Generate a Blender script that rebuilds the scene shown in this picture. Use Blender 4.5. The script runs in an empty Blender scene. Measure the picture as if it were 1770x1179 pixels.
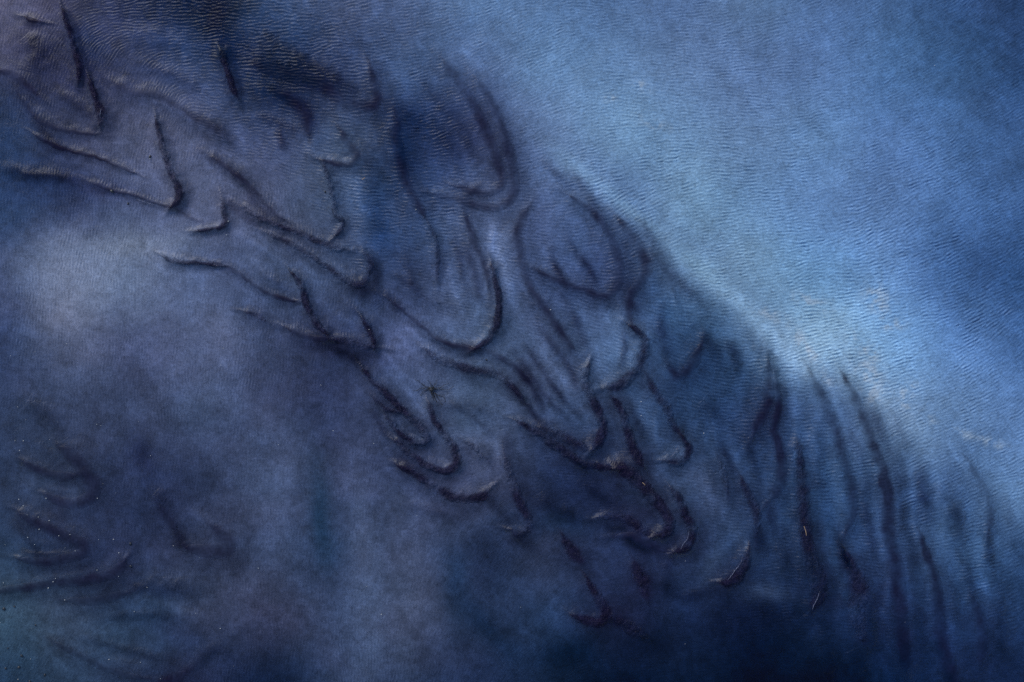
import bpy, math, random
import numpy as np
from math import radians as R

scene = bpy.context.scene
COL = scene.collection
random.seed(7)
PPM = 200.0                       # photograph pixels per metre on the water
W, H = 1770.0, 1179.0

# ---------------------------------------------------------------- camera, sky, sun, exposure
CAM_Z = 10.0
cd = bpy.data.cameras.new('camera'); cam = bpy.data.objects.new('camera', cd); COL.objects.link(cam)
cam.location = (0, 0, CAM_Z); cam.rotation_euler = (0, 0, 0)
cd.sensor_width = 36.0; cd.lens = 36.0 * CAM_Z / (W / PPM); cd.clip_end = 1000; cd.clip_start = .1
scene.camera = cam

SUN_EL, SUN_AZ = 34.0, 128.0      # azimuth counter-clockwise from +x: light comes from the upper left
world = bpy.data.worlds.new('World'); scene.world = world; world.use_nodes = True
wn = world.node_tree; bg = wn.nodes['Background']
sky = wn.nodes.new('ShaderNodeTexSky'); sky.sky_type = 'NISHITA'; sky.sun_disc = False
sky.sun_elevation = R(SUN_EL); sky.sun_rotation = R(90 - SUN_AZ)
wn.links.new(sky.outputs[0], bg.inputs[0]); bg.inputs[1].default_value = 0.125
sl = bpy.data.lights.new('sun', 'SUN'); sl.energy = 1.3; sl.angle = R(14); sl.color = (1, .985, .965)
so = bpy.data.objects.new('sun', sl); COL.objects.link(so)
so.rotation_euler = (0, R(90 - SUN_EL), R(SUN_AZ)); so.location = (-3, 4, 6)
scene.view_settings.view_transform = 'Standard'; scene.view_settings.look = 'None'
scene.view_settings.gamma = 1.0; scene.view_settings.use_curve_mapping = False
scene.view_settings.exposure = 0.8
LIGHT = np.array([0.706, 0.803, 0.993])   # display-linear value of an albedo of 1 lying flat (measured)
GLOSS = np.array([0.0030, 0.0042, 0.0072])
scene.cycles.use_denoising = False; scene.cycles.max_bounces = 4; scene.cycles.transparent_max_bounces = 8

# ---------------------------------------------------------------- noise helpers
def hash2(ix, iy, s):
    n = (ix.astype(np.int64) * 374761393 + iy.astype(np.int64) * 668265263 + s * 1442695041) & 0x7fffffff
    n = ((n ^ (n >> 13)) * 1274126177) & 0x7fffffff
    n = n ^ (n >> 16)
    return (n & 0xffff) / 65535.0
def vnoise(x, y, s=0):
    ix = np.floor(x); iy = np.floor(y); fx = x - ix; fy = y - iy
    fx = fx * fx * fx * (fx * (fx * 6 - 15) + 10); fy = fy * fy * fy * (fy * (fy * 6 - 15) + 10)
    a = hash2(ix, iy, s); b = hash2(ix + 1, iy, s); c = hash2(ix, iy + 1, s); d = hash2(ix + 1, iy + 1, s)
    return (a + (b - a) * fx + (c - a) * fy + (a - b - c + d) * fx * fy) * 2 - 1
def fbm(x, y, o=4, s=0):
    t = np.zeros_like(x); a = .5
    for k in range(o):
        t += a * vnoise(x + 17.3 * k, y - 9.1 * k, s + k); x = x * 2.03; y = y * 2.03; a *= .5
    return t
def lin(c):
    c = np.asarray(c, float) / 255.0
    return np.where(c <= .04045, c / 12.92, ((c + .055) / 1.055) ** 2.4)
def to_px(x, y): return x * PPM + W / 2, H / 2 - y * PPM
def to_m(px, py): return (px - W / 2) / PPM, (H / 2 - py) / PPM

# ---------------------------------------------------------------- silt colour plus painted cloud reflection and edge darkening, 118-pixel cells
CG = """
75,75,110|45,50,85|30,42,82|12,28,62|46,64,108|58,74,118|66,86,134|82,112,164|82,112,165|78,108,162|80,108,162|82,110,160|70,98,150|58,84,132|42,66,112|35,55,98
55,62,100|38,45,82|48,58,98|45,58,100|24,40,80|45,60,105|60,80,128|75,98,150|92,128,180|95,132,185|92,125,178|88,120,175|80,110,165|62,92,142|48,75,122|38,60,105
35,50,90|52,60,98|72,80,120|68,78,120|48,62,105|60,75,115|34,48,90|48,62,108|92,122,175|105,145,195|100,138,188|95,130,182|85,118,170|72,102,155|60,90,142|48,75,125
42,60,105|42,55,98|68,82,125|75,85,125|70,80,120|62,78,120|50,68,115|70,88,135|68,90,140|80,110,164|105,145,192|98,138,190|88,122,178|75,105,158|62,92,145|52,80,132
58,72,115|98,112,152|92,108,150|70,84,128|60,72,112|58,70,110|46,60,102|72,90,138|65,85,135|52,70,118|85,118,168|108,148,195|95,135,188|85,120,175|55,85,140|42,68,118
45,58,100|72,85,125|62,75,118|72,85,128|52,64,104|42,52,90|66,80,126|62,80,122|62,78,122|70,95,145|50,76,124|78,108,156|118,152,195|98,135,185|72,105,160|55,85,140
42,55,92|50,62,100|52,62,100|60,72,112|50,60,98|42,52,90|55,68,108|62,76,115|55,68,108|50,70,113|38,58,100|38,58,102|66,94,146|100,132,182|88,120,172|78,110,165
38,52,88|48,60,95|35,46,82|40,50,85|58,72,112|50,62,102|48,60,100|60,72,112|30,42,78|32,45,82|50,68,110|38,55,95|38,60,105|50,75,125|66,96,150|88,122,178
40,55,90|40,50,85|38,50,88|45,54,88|55,68,108|42,58,98|60,72,112|35,45,80|40,52,88|30,42,78|35,48,85|36,52,92|30,48,88|40,62,112|42,65,112|50,78,130
48,68,98|45,62,95|42,58,92|45,55,88|45,54,88|52,65,105|60,72,110|22,36,68|35,50,88|25,36,70|25,38,75|15,25,55|22,38,75|28,45,88|30,50,95|30,48,90
30,48,80|38,55,88|38,50,85|30,40,75|20,32,65|45,56,92|42,52,88|30,42,78|20,34,65|10,20,45|12,24,52|8,18,42|8,18,42|14,28,62|20,36,76|20,34,72
"""
CG = np.array([[[float(v) for v in c.split(',')] for c in r.split('|')] for r in CG.strip().split('\n')])
CG[9, 7] = (34, 48, 84); CG[0:6, 12] *= 1.06; CG[0:6, 13] *= 1.14; CG[0:6, 14] *= 1.17; CG[0:7, 15] *= 1.12
CG[1:5, 8:12] *= np.array([.98, .955, .965]); CG[7, 12] = (46, 72, 120); CG[7, 13] = (60, 88, 140); CG[8, 13] = (46, 70, 120); CG[8, 14] = (56, 84, 134)
# ripples, 221-pixel cells: strength, crest angle (degrees, counter-clockwise from the picture's x axis)
RG = """
.25,75|.5,5|1,-4|.7,6|.35,12|.45,0|.35,15|.3,30|.35,35
.3,88|.25,80|.6,-8|.8,0|.45,22|.75,0|.6,0|.35,18|.35,28
.4,92|.3,85|.3,90|.7,-6|.8,-12|.9,20|.7,3|.95,22|.5,24
.45,92|.25,92|.25,88|.25,86|.4,-12|.8,-25|.75,3|.8,12|.6,40
.12,90|.3,92|.22,92|.15,88|.15,0|.45,-12|.9,-6|.7,18|.7,22
.12,90|.12,90|.3,94|.15,90|.1,60|.12,10|.6,-6|.75,-4|.7,20
.15,45|.15,60|.3,94|.3,92|.1,60|.1,0|.15,0|.3,0|.4,5
"""
RG = np.array([[[float(v) for v in c.split(',')] for c in r.split('|')] for r in RG.strip().split('\n')])

def sample(grid, gx, gy):
    ny, nx = grid.shape[:2]
    gx = np.clip(gx, 0, nx - 1.0001); gy = np.clip(gy, 0, ny - 1.0001)
    ix = np.floor(gx).astype(int); iy = np.floor(gy).astype(int); fx = gx - ix; fy = gy - iy
    def wts(f): return [-.5*f + f*f - .5*f**3, 1 - 2.5*f*f + 1.5*f**3, .5*f + 2*f*f - 1.5*f**3, -.5*f*f + .5*f**3]
    wx, wy = wts(fx), wts(fy); out = 0
    for j in range(4):
        for i in range(4):
            out = out + grid[np.clip(iy + j - 1, 0, ny - 1), np.clip(ix + i - 1, 0, nx - 1)] * (wx[i] * wy[j])[..., None]
    return out

# silt and painted reflection patches with a shape of their own: x, y, radius along, radius across, angle, colour, strength
BLOBS = [
 (368,20,78,26,-72,(4,16,44),.95),(395,75,30,14,-60,(8,24,60),.8),(330,5,60,22,0,(10,26,62),.7),
 (500,130,84,16,-22,(12,28,68),.85),(475,165,60,14,-28,(16,38,82),.7),(530,205,28,12,-65,(22,34,74),.7),
 (712,212,34,16,-20,(16,32,72),.75),(690,262,40,16,-80,(16,38,84),.75),(656,392,48,24,-78,(26,46,92),.8),
 (650,320,40,30,0,(40,62,108),.6),(560,890,66,16,-86,(22,46,80),.7),(545,800,50,30,-80,(38,56,92),.4),
 (786,1010,60,20,-78,(20,38,72),.55),(845,1075,50,16,-50,(16,34,68),.55),(60,325,80,22,-8,(30,46,88),.6),
 (22,375,60,18,10,(36,54,94),.5),(150,78,34,22,-70,(20,34,74),.7),(75,95,45,26,-30,(32,38,74),.7),
 (600,612,60,14,-10,(36,44,82),.7),(1010,868,70,38,-20,(26,36,72),.6),(1290,1072,130,20,0,(12,20,46),.55),
 (180,330,60,16,-10,(36,44,86),.5),(1140,560,80,24,-70,(40,62,108),.45),(1240,640,70,40,-50,(38,60,106),.6),
 (1180,420,0.1,.1,0,(0,0,0),0),(10,205,50,30,-70,(30,46,88),.5),(245,790,30,14,-70,(26,34,70),.7),
 (960,900,60,20,-10,(24,44,80),.5),(980,1130,60,30,0,(8,20,44),.7),(1130,1110,50,24,10,(12,20,44),.7),
 (300,1090,90,24,-25,(30,42,80),.5),(270,1010,60,14,-5,(28,40,76),.5),(250,1065,40,12,-8,(34,50,84),.5),
 (1660,500,110,34,-55,(54,84,136),.3),(1700,300,60,26,-60,(48,76,128),.25),
 (120,490,60,42,-70,(110,124,166),.7),(225,420,80,20,4,(108,122,158),.7),(110,545,30,34,80,(100,110,148),.5),
 (60,235,0.1,.1,0,(0,0,0),0),(385,560,50,28,-70,(84,96,138),.5),(330,620,60,20,0,(74,88,132),.5),
 (630,990,170,26,-87,(74,88,130),.6),(700,1060,90,20,-86,(64,78,118),.45),(640,1050,60,40,-85,(60,74,114),.5),(1318,1022,34,16,0,(58,74,116),.55),
 (870,470,60,22,-70,(88,110,160),.5),(880,395,40,16,60,(84,104,152),.4),(800,560,60,20,-55,(74,88,132),.4),
 (470,745,70,26,-40,(60,74,114),.4),(1150,540,30,14,-70,(60,92,144),.5),(1105,690,50,12,-60,(56,82,130),.5),
 (1060,560,46,14,-82,(76,104,154),.5),(1215,840,60,16,-60,(64,80,124),.5),(1360,860,44,10,-80,(44,72,122),.6),
 (1235,975,34,16,60,(54,72,112),.5),(1280,940,30,12,-60,(58,74,114),.4),(1150,880,26,10,-50,(66,84,128),.4),
 (1000,300,60,16,-40,(112,146,192),.6),(1090,360,60,12,-38,(112,150,196),.6),(1215,470,70,16,-42,(120,158,202),.7),
 (1300,545,80,16,-38,(122,158,206),.8),(1380,605,60,14,-48,(124,158,206),.8),(1500,660,70,18,-58,(122,156,204),.7),
 (1470,760,60,12,-70,(78,104,158),.5),(1570,730,60,24,-50,(108,138,184),.6),(1740,860,60,30,-50,(92,128,182),.6),
 (1440,830,60,9,-80,(58,84,134),.5),(1500,850,60,9,-80,(54,82,134),.5),(1580,960,80,9,-84,(44,70,120),.5),
 (1560,1010,60,9,-80,(34,58,106),.5),(1650,1010,90,12,-86,(40,64,112),.5),
 (990,420,44,22,-60,(64,84,134),.5),(940,610,60,16,-55,(72,88,132),.4),(700,870,60,20,-30,(60,74,114),.4),
 (1520,1160,0.1,.1,0,(0,0,0),0),(1450,980,70,9,-75,(36,62,108),.6),
]
PALE = [(1110,150,14,8,-30),(1055,172,10,6,0),(1130,215,24,9,-20),(1402,522,34,10,-20),(1515,518,26,20,-50),(1540,560,20,12,0),
        (1385,590,34,9,-55),(1405,620,22,8,-60),(1500,640,30,22,-60),(1505,680,24,16,-50),(1570,675,22,12,20),(1563,700,16,9,-60),
        (1600,722,18,8,-40),(1665,750,22,7,-20),(1715,765,24,8,-20),(1330,545,24,10,-20),(1428,660,10,8,-80),(1490,600,26,12,-40)]

# ---------------------------------------------------------------- ridges
# (points, half widths, darkness, softness, roughness, height in cm, label)
RIDGES = [
 ([(46,32),(58,37),(80,41)],[4,4,2],.8,.35,.4,1.5,'tiny dark mud streak lying alone near the upper left corner of the photo'),
 ([(112,18),(118,35),(125,55),(131,75),(138,100),(144,120),(141,141)],[2.5,4,5,4,5,6,7],.95,.2,1,3.5,'knobbly stick-like mud ridge near the top left corner'),
 ([(160,137),(166,158),(173,180),(181,205),(178,219)],[3,5,6,9,7],.95,.15,1,4,'wet club-shaped mud ridge below the knobbly stick-like one, glinting at its lower end'),
 ([(0,123),(25,130),(45,145),(70,166)],[6,7,7,4],.7,1,.2,1,'blurred dark ridge running in from the left edge near the top'),
 ([(40,172),(58,196),(80,214),(112,226),(170,234)],[4,5,5,4,3],.6,1,.2,1,'soft curved ridge sweeping under the top left mud sticks, upper of two parallel arcs'),
 ([(65,235),(95,252),(125,262),(165,272),(200,285),(236,301)],[3,4,3.5,3,3,2],.85,.5,.4,1,'thin dark ridge line, lower of two parallel arcs below the club-shaped mud ridge'),
 ([(205,148),(235,162),(268,164),(300,180),(330,200),(360,218),(392,241)],[6,6,6,6,6,6,5],.45,1,.2,1.6,'faint ridge with a pale crest slanting across the upper left, right of the mud sticks'),
 ([(273,206),(280,235),(288,265),(298,295),(308,315),(315,335),(312,350),(300,360)],[3,5,6,6,6,7,6,5],.95,.2,1,3.5,'crumbly mud ridge shaped like a long hockey stick, bent at its foot'),
 ([(299,360),(270,351),(235,339),(200,331),(165,318)],[3,2,2,2.5,4],.75,.5,.3,1,'hair-thin line running left from the foot of the hockey-stick ridge'),
 ([(384,90),(390,105),(398,130),(405,155),(413,171)],[6,6,5,5,4],.9,.25,1,3,'short crumbly mud ridge below the near-black channel at the top edge'),
 ([(440,112),(500,130),(560,150),(600,178),(636,186),(652,176),(650,155),(640,118)],[12,12,11,9,8,8,7,5],.75,1.0,.1,1.2,'broad blurred hook of dark silt under the strongest ripples at the top'),
 ([(470,155),(508,174),(528,200),(537,236)],[9,10,10,8],.65,1.1,.1,1,'smudged dark ridge inside the bend left of the blurred silt hook'),
 ([(592,230),(603,248),(618,267),(611,284),(590,286),(560,279)],[6,7,7,6,5,4],.85,.6,.5,2.2,'small dark claw-shaped ridge, open to the left, under the blurred silt hook'),
 ([(564,290),(572,318),(578,345),(582,370),(594,385),(591,400),(581,408)],[4,5,5,5,4,5,3],.85,.3,1,2.5,'lumpy broken ridge hanging below the small claw-shaped ridge'),
 ([(684,205),(690,215),(684,232),(690,262),(697,300),(708,330),(722,352),(736,376)],[7,7,8,9,8,7,6,4],.75,1,.2,1.6,'bold dark ridge dropping from the black smudge right of top centre'),
 ([(742,390),(754,415),(757,445),(757,482)],[3,3,4,4],.6,.5,.7,1.5,'thin reddish ridge continuing below the bold dark ridge right of top centre'),
 ([(770,110),(805,160),(832,210),(850,255),(862,290),(868,315),(858,330),(828,334),(790,324)],[6,7,8,8,8,7,6,6,4],.72,.8,.1,1.6,'inner of two nested long soft loops under the ripples at upper centre'),
 ([(825,140),(850,180),(870,230),(884,285),(889,330),(876,352),(850,361),(818,355),(780,343),(748,335)],[5,7,7,8,8,7,7,6,6,4],.7,.8,.1,1.8,'outer of two nested long soft loops under the ripples at upper centre'),
 ([(378,278),(410,302),(440,328),(458,350),(478,370),(495,381)],[4,4,3.5,3.5,3,2],.55,.8,.4,1.2,'thin reddish slanting ridge right of the hockey-stick ridge'),
 ([(420,358),(448,376),(480,390),(512,401),(545,415),(580,428),(606,433)],[4,4,4,4,5,6,5],.75,.5,.8,2,'ridge with a crumbly right end, upper of two that fork toward the centre left'),
 ([(466,405),(500,420),(535,440),(565,460),(590,478),(612,491),(628,490),(639,476),(641,455),(632,440)],[3,4,4,4,5,6,6,5,5,4],.6,.6,.9,2,'hooked ridge with a mottled brown bend, lower of two that fork toward the centre left'),
 ([(505,471),(516,483),(526,502),(531,522),(541,546),(555,566),(569,579)],[2,5,6,6,6,6,4],.92,.2,1,3.5,'sharp crumbly mud ridge with a frosty crest left of the centre'),
 ([(372,454),(400,465),(430,485),(460,505),(485,515),(514,521)],[2,3,3,3,4,3],.75,.5,.4,1,'thin ridge running into the left side of the frosty crumbly ridge'),
 ([(425,540),(445,546),(462,556)],[3,5,3],.55,.6,.8,1.2,'small faint mud smear left of the foot of the frosty crumbly ridge'),
 ([(500,569),(520,578),(545,585),(572,586)],[4,5,5,4],.7,.8,.3,1.6,'dark lens-shaped ridge at the foot of the frosty crumbly ridge'),
 ([(578,587),(610,592),(636,598),(656,601)],[5,6,6,3],.75,.8,.7,1.8,'dark flat ridge pointing right under the short knobbly ridge left of centre'),
 ([(628,549),(638,565),(645,580),(650,598)],[3,6,6,4],.85,.3,1,3,'short knobbly mud ridge standing on the dark flat ridge left of centre'),
 ([(805,374),(814,398),(821,422),(832,448),(841,470),(844,492)],[5,6,6,5,5,3],.7,.9,.3,1.8,'upright soft ridge above the large hook in the middle of the photo'),
 ([(850,458),(858,490),(863,520),(862,545),(855,570),(840,590),(820,603)],[4,5,6,7,7,6,4],.85,.35,.9,3,'large rough hook opening to the upper left in the middle of the photo'),
 ([(818,602),(785,596),(755,583),(730,565),(702,540),(675,520)],[4,4,4,4,3,2],.75,.5,.4,1.4,'long thin arm trailing up and left from the large central hook'),
 ([(690,480),(718,498),(745,520),(762,524)],[4,6,7,5],.3,1,.7,1,'pale reddish smear of silt above the long thin arm of the central hook'),
 ([(735,604),(760,620),(792,632),(830,640),(864,650),(886,667),(905,690)],[4,6,7,7,6,5,3],.7,.7,.7,2,'dark wavy ridge just under the large central hook, thickest in its middle'),
 ([(762,590),(800,603),(850,610),(882,628),(912,660),(925,690)],[3,4,4,5,5,4],.5,.8,.3,1.2,'slim faint ridge between the central hook and the dark wavy ridge below it'),
 ([(912,362),(899,385),(893,410),(898,440),(906,470),(925,510),(950,545),(975,580),(992,604)],[7,8,8,8,7,6,6,6,4],.7,.9,.1,1.8,'long S-shaped soft ridge running down the middle, right of the central hook'),
 ([(930,515),(952,548),(972,582),(990,618),(1004,640)],[4,5,6,6,6],.4,.8,.4,1.2,'purplish soft ridge running close beside the lower half of the S-shaped ridge'),
 ([(985,340),(1020,365),(1045,395),(1060,425),(1069,455),(1069,485),(1058,505),(1042,512),(1010,502),(965,487),(930,470)],[4,5,6,7,8,8,7,7,6,6,4],.82,.8,.1,2.0,'wide rounded loop of soft silt under ripples, beside the pale water boundary'),
 ([(1072,382),(1096,414),(1113,448),(1114,470),(1103,492),(1089,510),(1085,532),(1090,556)],[6,8,9,9,8,7,7,5],.78,.9,.1,2,'dark zigzag ridge right of the wide rounded loop'),
 ([(1128,440),(1148,470),(1160,495),(1166,515)],[4,5,5,3],.35,1.1,.1,1,'faint short ridge right of the dark zigzag ridge'),
 ([(1086,562),(1100,572),(1113,588),(1107,615),(1094,643),(1072,664),(1044,671)],[4,5,7,9,9,9,6],.85,.5,.8,3,'thick dark sickle below the zigzag ridge, curling to the left'),
 ([(1150,628),(1168,648),(1184,642),(1199,622),(1209,597)],[5,8,9,9,6],.75,.9,.2,2,'blurred tick-shaped ridge right of the thick dark sickle'),
 ([(1016,630),(1011,650),(1013,672),(1026,696),(1036,720),(1041,742),(1033,765),(1021,778)],[4,7,8,8,8,8,8,5],.85,.35,1,3.2,'coarse crusted ridge curving like a bracket under the thick dark sickle'),
 ([(1018,777),(1000,768),(968,752),(935,738)],[7,7,7,4],.7,.5,.9,2.2,'rough left arm joining the foot of the bracket-shaped crusted ridge'),
 ([(893,728),(928,746),(960,770),(990,790),(1020,803),(1058,808)],[4,7,7,7,6,5],.78,.4,1,2.4,'rough ridge slanting down to the crumbly heap right of the lower middle'),
 ([(1058,688),(1074,712),(1083,740),(1090,765),(1100,788),(1108,802)],[5,7,7,8,9,6],.85,.4,1,3,'steep crumbly ridge with pale scratches, right of the bracket-shaped ridge'),
 ([(1064,802),(1088,818),(1110,840),(1130,862),(1148,884),(1156,902),(1149,918),(1133,922)],[9,12,11,10,9,9,9,6],.92,.25,1,4.5,'biggest and thickest crumbly mud ridge, running down to a blunt hook'),
 ([(1130,922),(1108,914),(1090,899),(1062,891),(1038,893)],[8,8,7,6,4],.75,.5,.8,2.2,'left arm of the blunt hook at the foot of the biggest crumbly ridge'),
 ([(1118,652),(1134,680),(1150,705),(1159,728),(1172,748)],[5,7,8,7,4],.8,.6,.6,2.4,'upper stroke of a broken loop right of the pale-scratched steep ridge'),
 ([(1176,752),(1187,770),(1182,786),(1168,796),(1145,795)],[5,7,8,8,5],.8,.4,1,2.8,'lower curl of a broken loop with a highlighted inner edge'),
 ([(1159,843),(1172,860),(1181,885),(1191,905),(1193,925),(1181,944),(1164,951)],[4,7,7,8,8,8,5],.88,.3,1,3.4,'rough hook with a thin white line on its inner side, right of the biggest ridge'),
 ([(1160,950),(1130,941),(1096,926),(1062,925)],[6,7,7,5],.5,.8,.5,1.6,'blurred arm trailing left from the hook with the thin white line'),
 ([(1291,947),(1287,970),(1276,990),(1259,1005),(1244,1003)],[6,9,10,9,5],.88,.35,1,3.4,'short stout comma-shaped ridge with a bright streak on its inner side'),
 ([(1325,625),(1326,680),(1318,710),(1305,735),(1299,752)],[5,8,8,8,5],.8,.9,.2,2,'dark soft ridge left of the parallel ridges at the light water boundary'),
 ([(1338,655),(1343,700),(1336,740),(1346,785),(1347,822),(1338,850),(1328,862)],[4,6,7,8,9,9,5],.78,.8,.5,2,'first of the long parallel ridges, counted from the left at lower right'),
 ([(1240,790),(1250,820),(1256,852)],[4,6,5],.5,.7,.7,1.6,'faint short upright ridge above the comma-shaped ridge'),
 ([(1280,828),(1295,860),(1306,890),(1305,922)],[5,7,7,6],.62,.6,.8,1.8,'dim upright ridge between the comma-shaped ridge and the parallel ridges'),
 ([(1376,765),(1380,810),(1384,850),(1388,900),(1395,950),(1408,990),(1413,1020),(1402,1052)],[6,9,10,10,11,14,13,9],.85,.5,.7,3,'broad parallel ridge carrying a yellow straw, second from the left at lower right'),
 ([(1398,645),(1425,700),(1441,740),(1455,790),(1468,840),(1469,885),(1460,915)],[5,8,8,8,9,8,5],.7,.9,.2,2,'third parallel ridge from the left, starting in the pale water'),
 ([(1450,945),(1470,980),(1482,1012),(1478,1060),(1490,1110)],[5,9,13,13,8],.7,.7,.6,2,'wide dim ridge below the third parallel ridge, near the bottom right'),
 ([(1458,655),(1485,710),(1501,760),(1521,810),(1529,860),(1531,920),(1545,980),(1551,1040),(1556,1100),(1563,1160)],[5,8,9,9,10,11,12,11,10,9],.8,.8,.3,2.6,'longest parallel ridge, running from the pale water to the bottom edge'),
 ([(1583,915),(1598,958),(1613,1000),(1618,1050),(1622,1100),(1636,1150),(1648,1185)],[4,7,8,9,10,11,11],.78,.7,.4,2.2,'ridge right of the longest parallel ridge, reaching the bottom edge'),
 ([(1670,795),(1688,826),(1704,858),(1708,892),(1704,915)],[4,6,7,7,4],.62,.9,.1,1.6,'short curved ridge standing in the pale water near the right edge'),
 ([(1674,1028),(1688,1060),(1694,1100),(1692,1140)],[4,8,9,7],.55,.9,.4,1.6,'dim brownish ridge at the bottom, nearest the lower right corner'),
 ([(629,638),(658,670),(690,700),(720,730),(739,755),(733,764),(714,762),(692,748),(670,720)],[3,6,6,7,6,5,5,4,3],.82,.35,1,2.8,'inner of two nested pointed loops below the black twigs'),
 ([(645,684),(666,705),(694,713)],[3,4,3],.6,.5,.7,1.4,'small curved stroke inside the pointed loops below the black twigs'),
 ([(741,695),(753,727),(770,752),(786,776),(791,797),(781,809),(764,812),(734,800),(702,776),(682,760)],[5,6,6,7,7,7,6,5,6,4],.85,.35,1,3,'outer of two nested pointed loops, hanging from the black twigs'),
 ([(688,803),(720,820),(755,842),(782,856),(812,860),(836,856),(847,844)],[4,6,7,8,8,7,4],.78,.4,1,2.4,'rough curved ridge lying just under the nested pointed loops'),
 ([(808,763),(824,775),(839,792)],[3,5,5],.65,.4,1,1.8,'small crumbly fleck right of the nested pointed loops'),
 ([(874,790),(884,828),(896,860),(912,893),(913,912),(898,921),(884,914)],[5,7,7,8,8,6,4],.75,.5,1,2.6,'rough J-shaped ridge right of the nested pointed loops, in dark water'),
 ([(972,925),(986,948),(1004,968)],[6,9,9],.8,.5,.9,1.8,'vague dark mud patch below the rough slanting ridges in the dark lower middle'),
 ([(1012,995),(1026,1020),(1040,1042),(1046,1060),(1030,1074),(1002,1066),(988,1060)],[4,7,9,10,9,7,5],.88,.4,1,2.6,'dim rough hook near the bottom, left of the comma-shaped ridge'),
 ([(1096,972),(1108,1000),(1117,1030)],[8,12,9],.8,.55,.9,2,'vague dark upright mud patch right of the dim rough hook'),
 ([(1058,1068),(1090,1083),(1120,1103)],[8,12,9],.8,.6,.8,2,'dark mud patch under the right end of the dim rough hook'),
 ([(105,770),(132,790),(155,818),(164,845),(156,861),(130,869),(100,863),(78,852)],[8,11,13,13,11,9,7,5],.72,.55,.2,1.8,'outer of two nested soft curls near the left edge'),
 ([(46,798),(78,815),(110,823),(136,820)],[5,7,8,7],.7,.5,.2,1.4,'inner of two nested soft curls near the left edge'),
 ([(38,886),(70,903),(100,917),(130,930),(149,942),(145,955),(118,963),(80,969),(40,964)],[6,8,9,10,11,9,8,7,5],.75,.55,.2,1.8,'pointed dark curl below the nested soft curls at the left edge'),
 ([(221,965),(210,981),(190,992),(150,1001),(100,1006),(50,1013),(0,1020)],[7,10,9,8,8,7,7],.78,.55,.2,1.8,'long sweeping ridge with a black tip reaching the left edge near the bottom'),
 ([(278,873),(292,893),(308,915)],[7,9,8],.5,.8,.2,1,'faint slanting ridge left of the dim mitten-shaped curl'),
 ([(374,912),(396,932),(392,946),(362,951),(322,944)],[9,13,13,11,6],.65,.65,.2,1.4,'dim mitten-shaped curl at lower left'),
 ([(226,1021),(200,1030),(160,1038),(118,1035)],[5,7,7,5],.6,.8,.1,1,'short faint arc beneath the long sweeping ridge near the lower left'),
 ([(98,1108),(140,1130),(180,1150),(220,1164),(250,1169)],[4,5,5,5,4],.5,.9,.1,1,'thin soft ridge slanting to the bottom edge at lower left'),
 ([(326,1157),(308,1170),(280,1182)],[9,11,11],.8,.8,.1,1.4,'dark blunt ridge cut by the bottom edge at lower left'),
 ([(284,442),(300,451),(322,455),(345,455),(378,459)],[3,5,5,4,2],.88,.3,.6,2.2,'isolated black dash on pale smooth water at left'),
 ([(388,348),(391,368),(393,385),(385,394),(372,397),(342,401)],[4,5,5,4,3,4],.8,.35,.9,2.4,'small crumbly L-shaped ridge above right of the black dash'),
]

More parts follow.
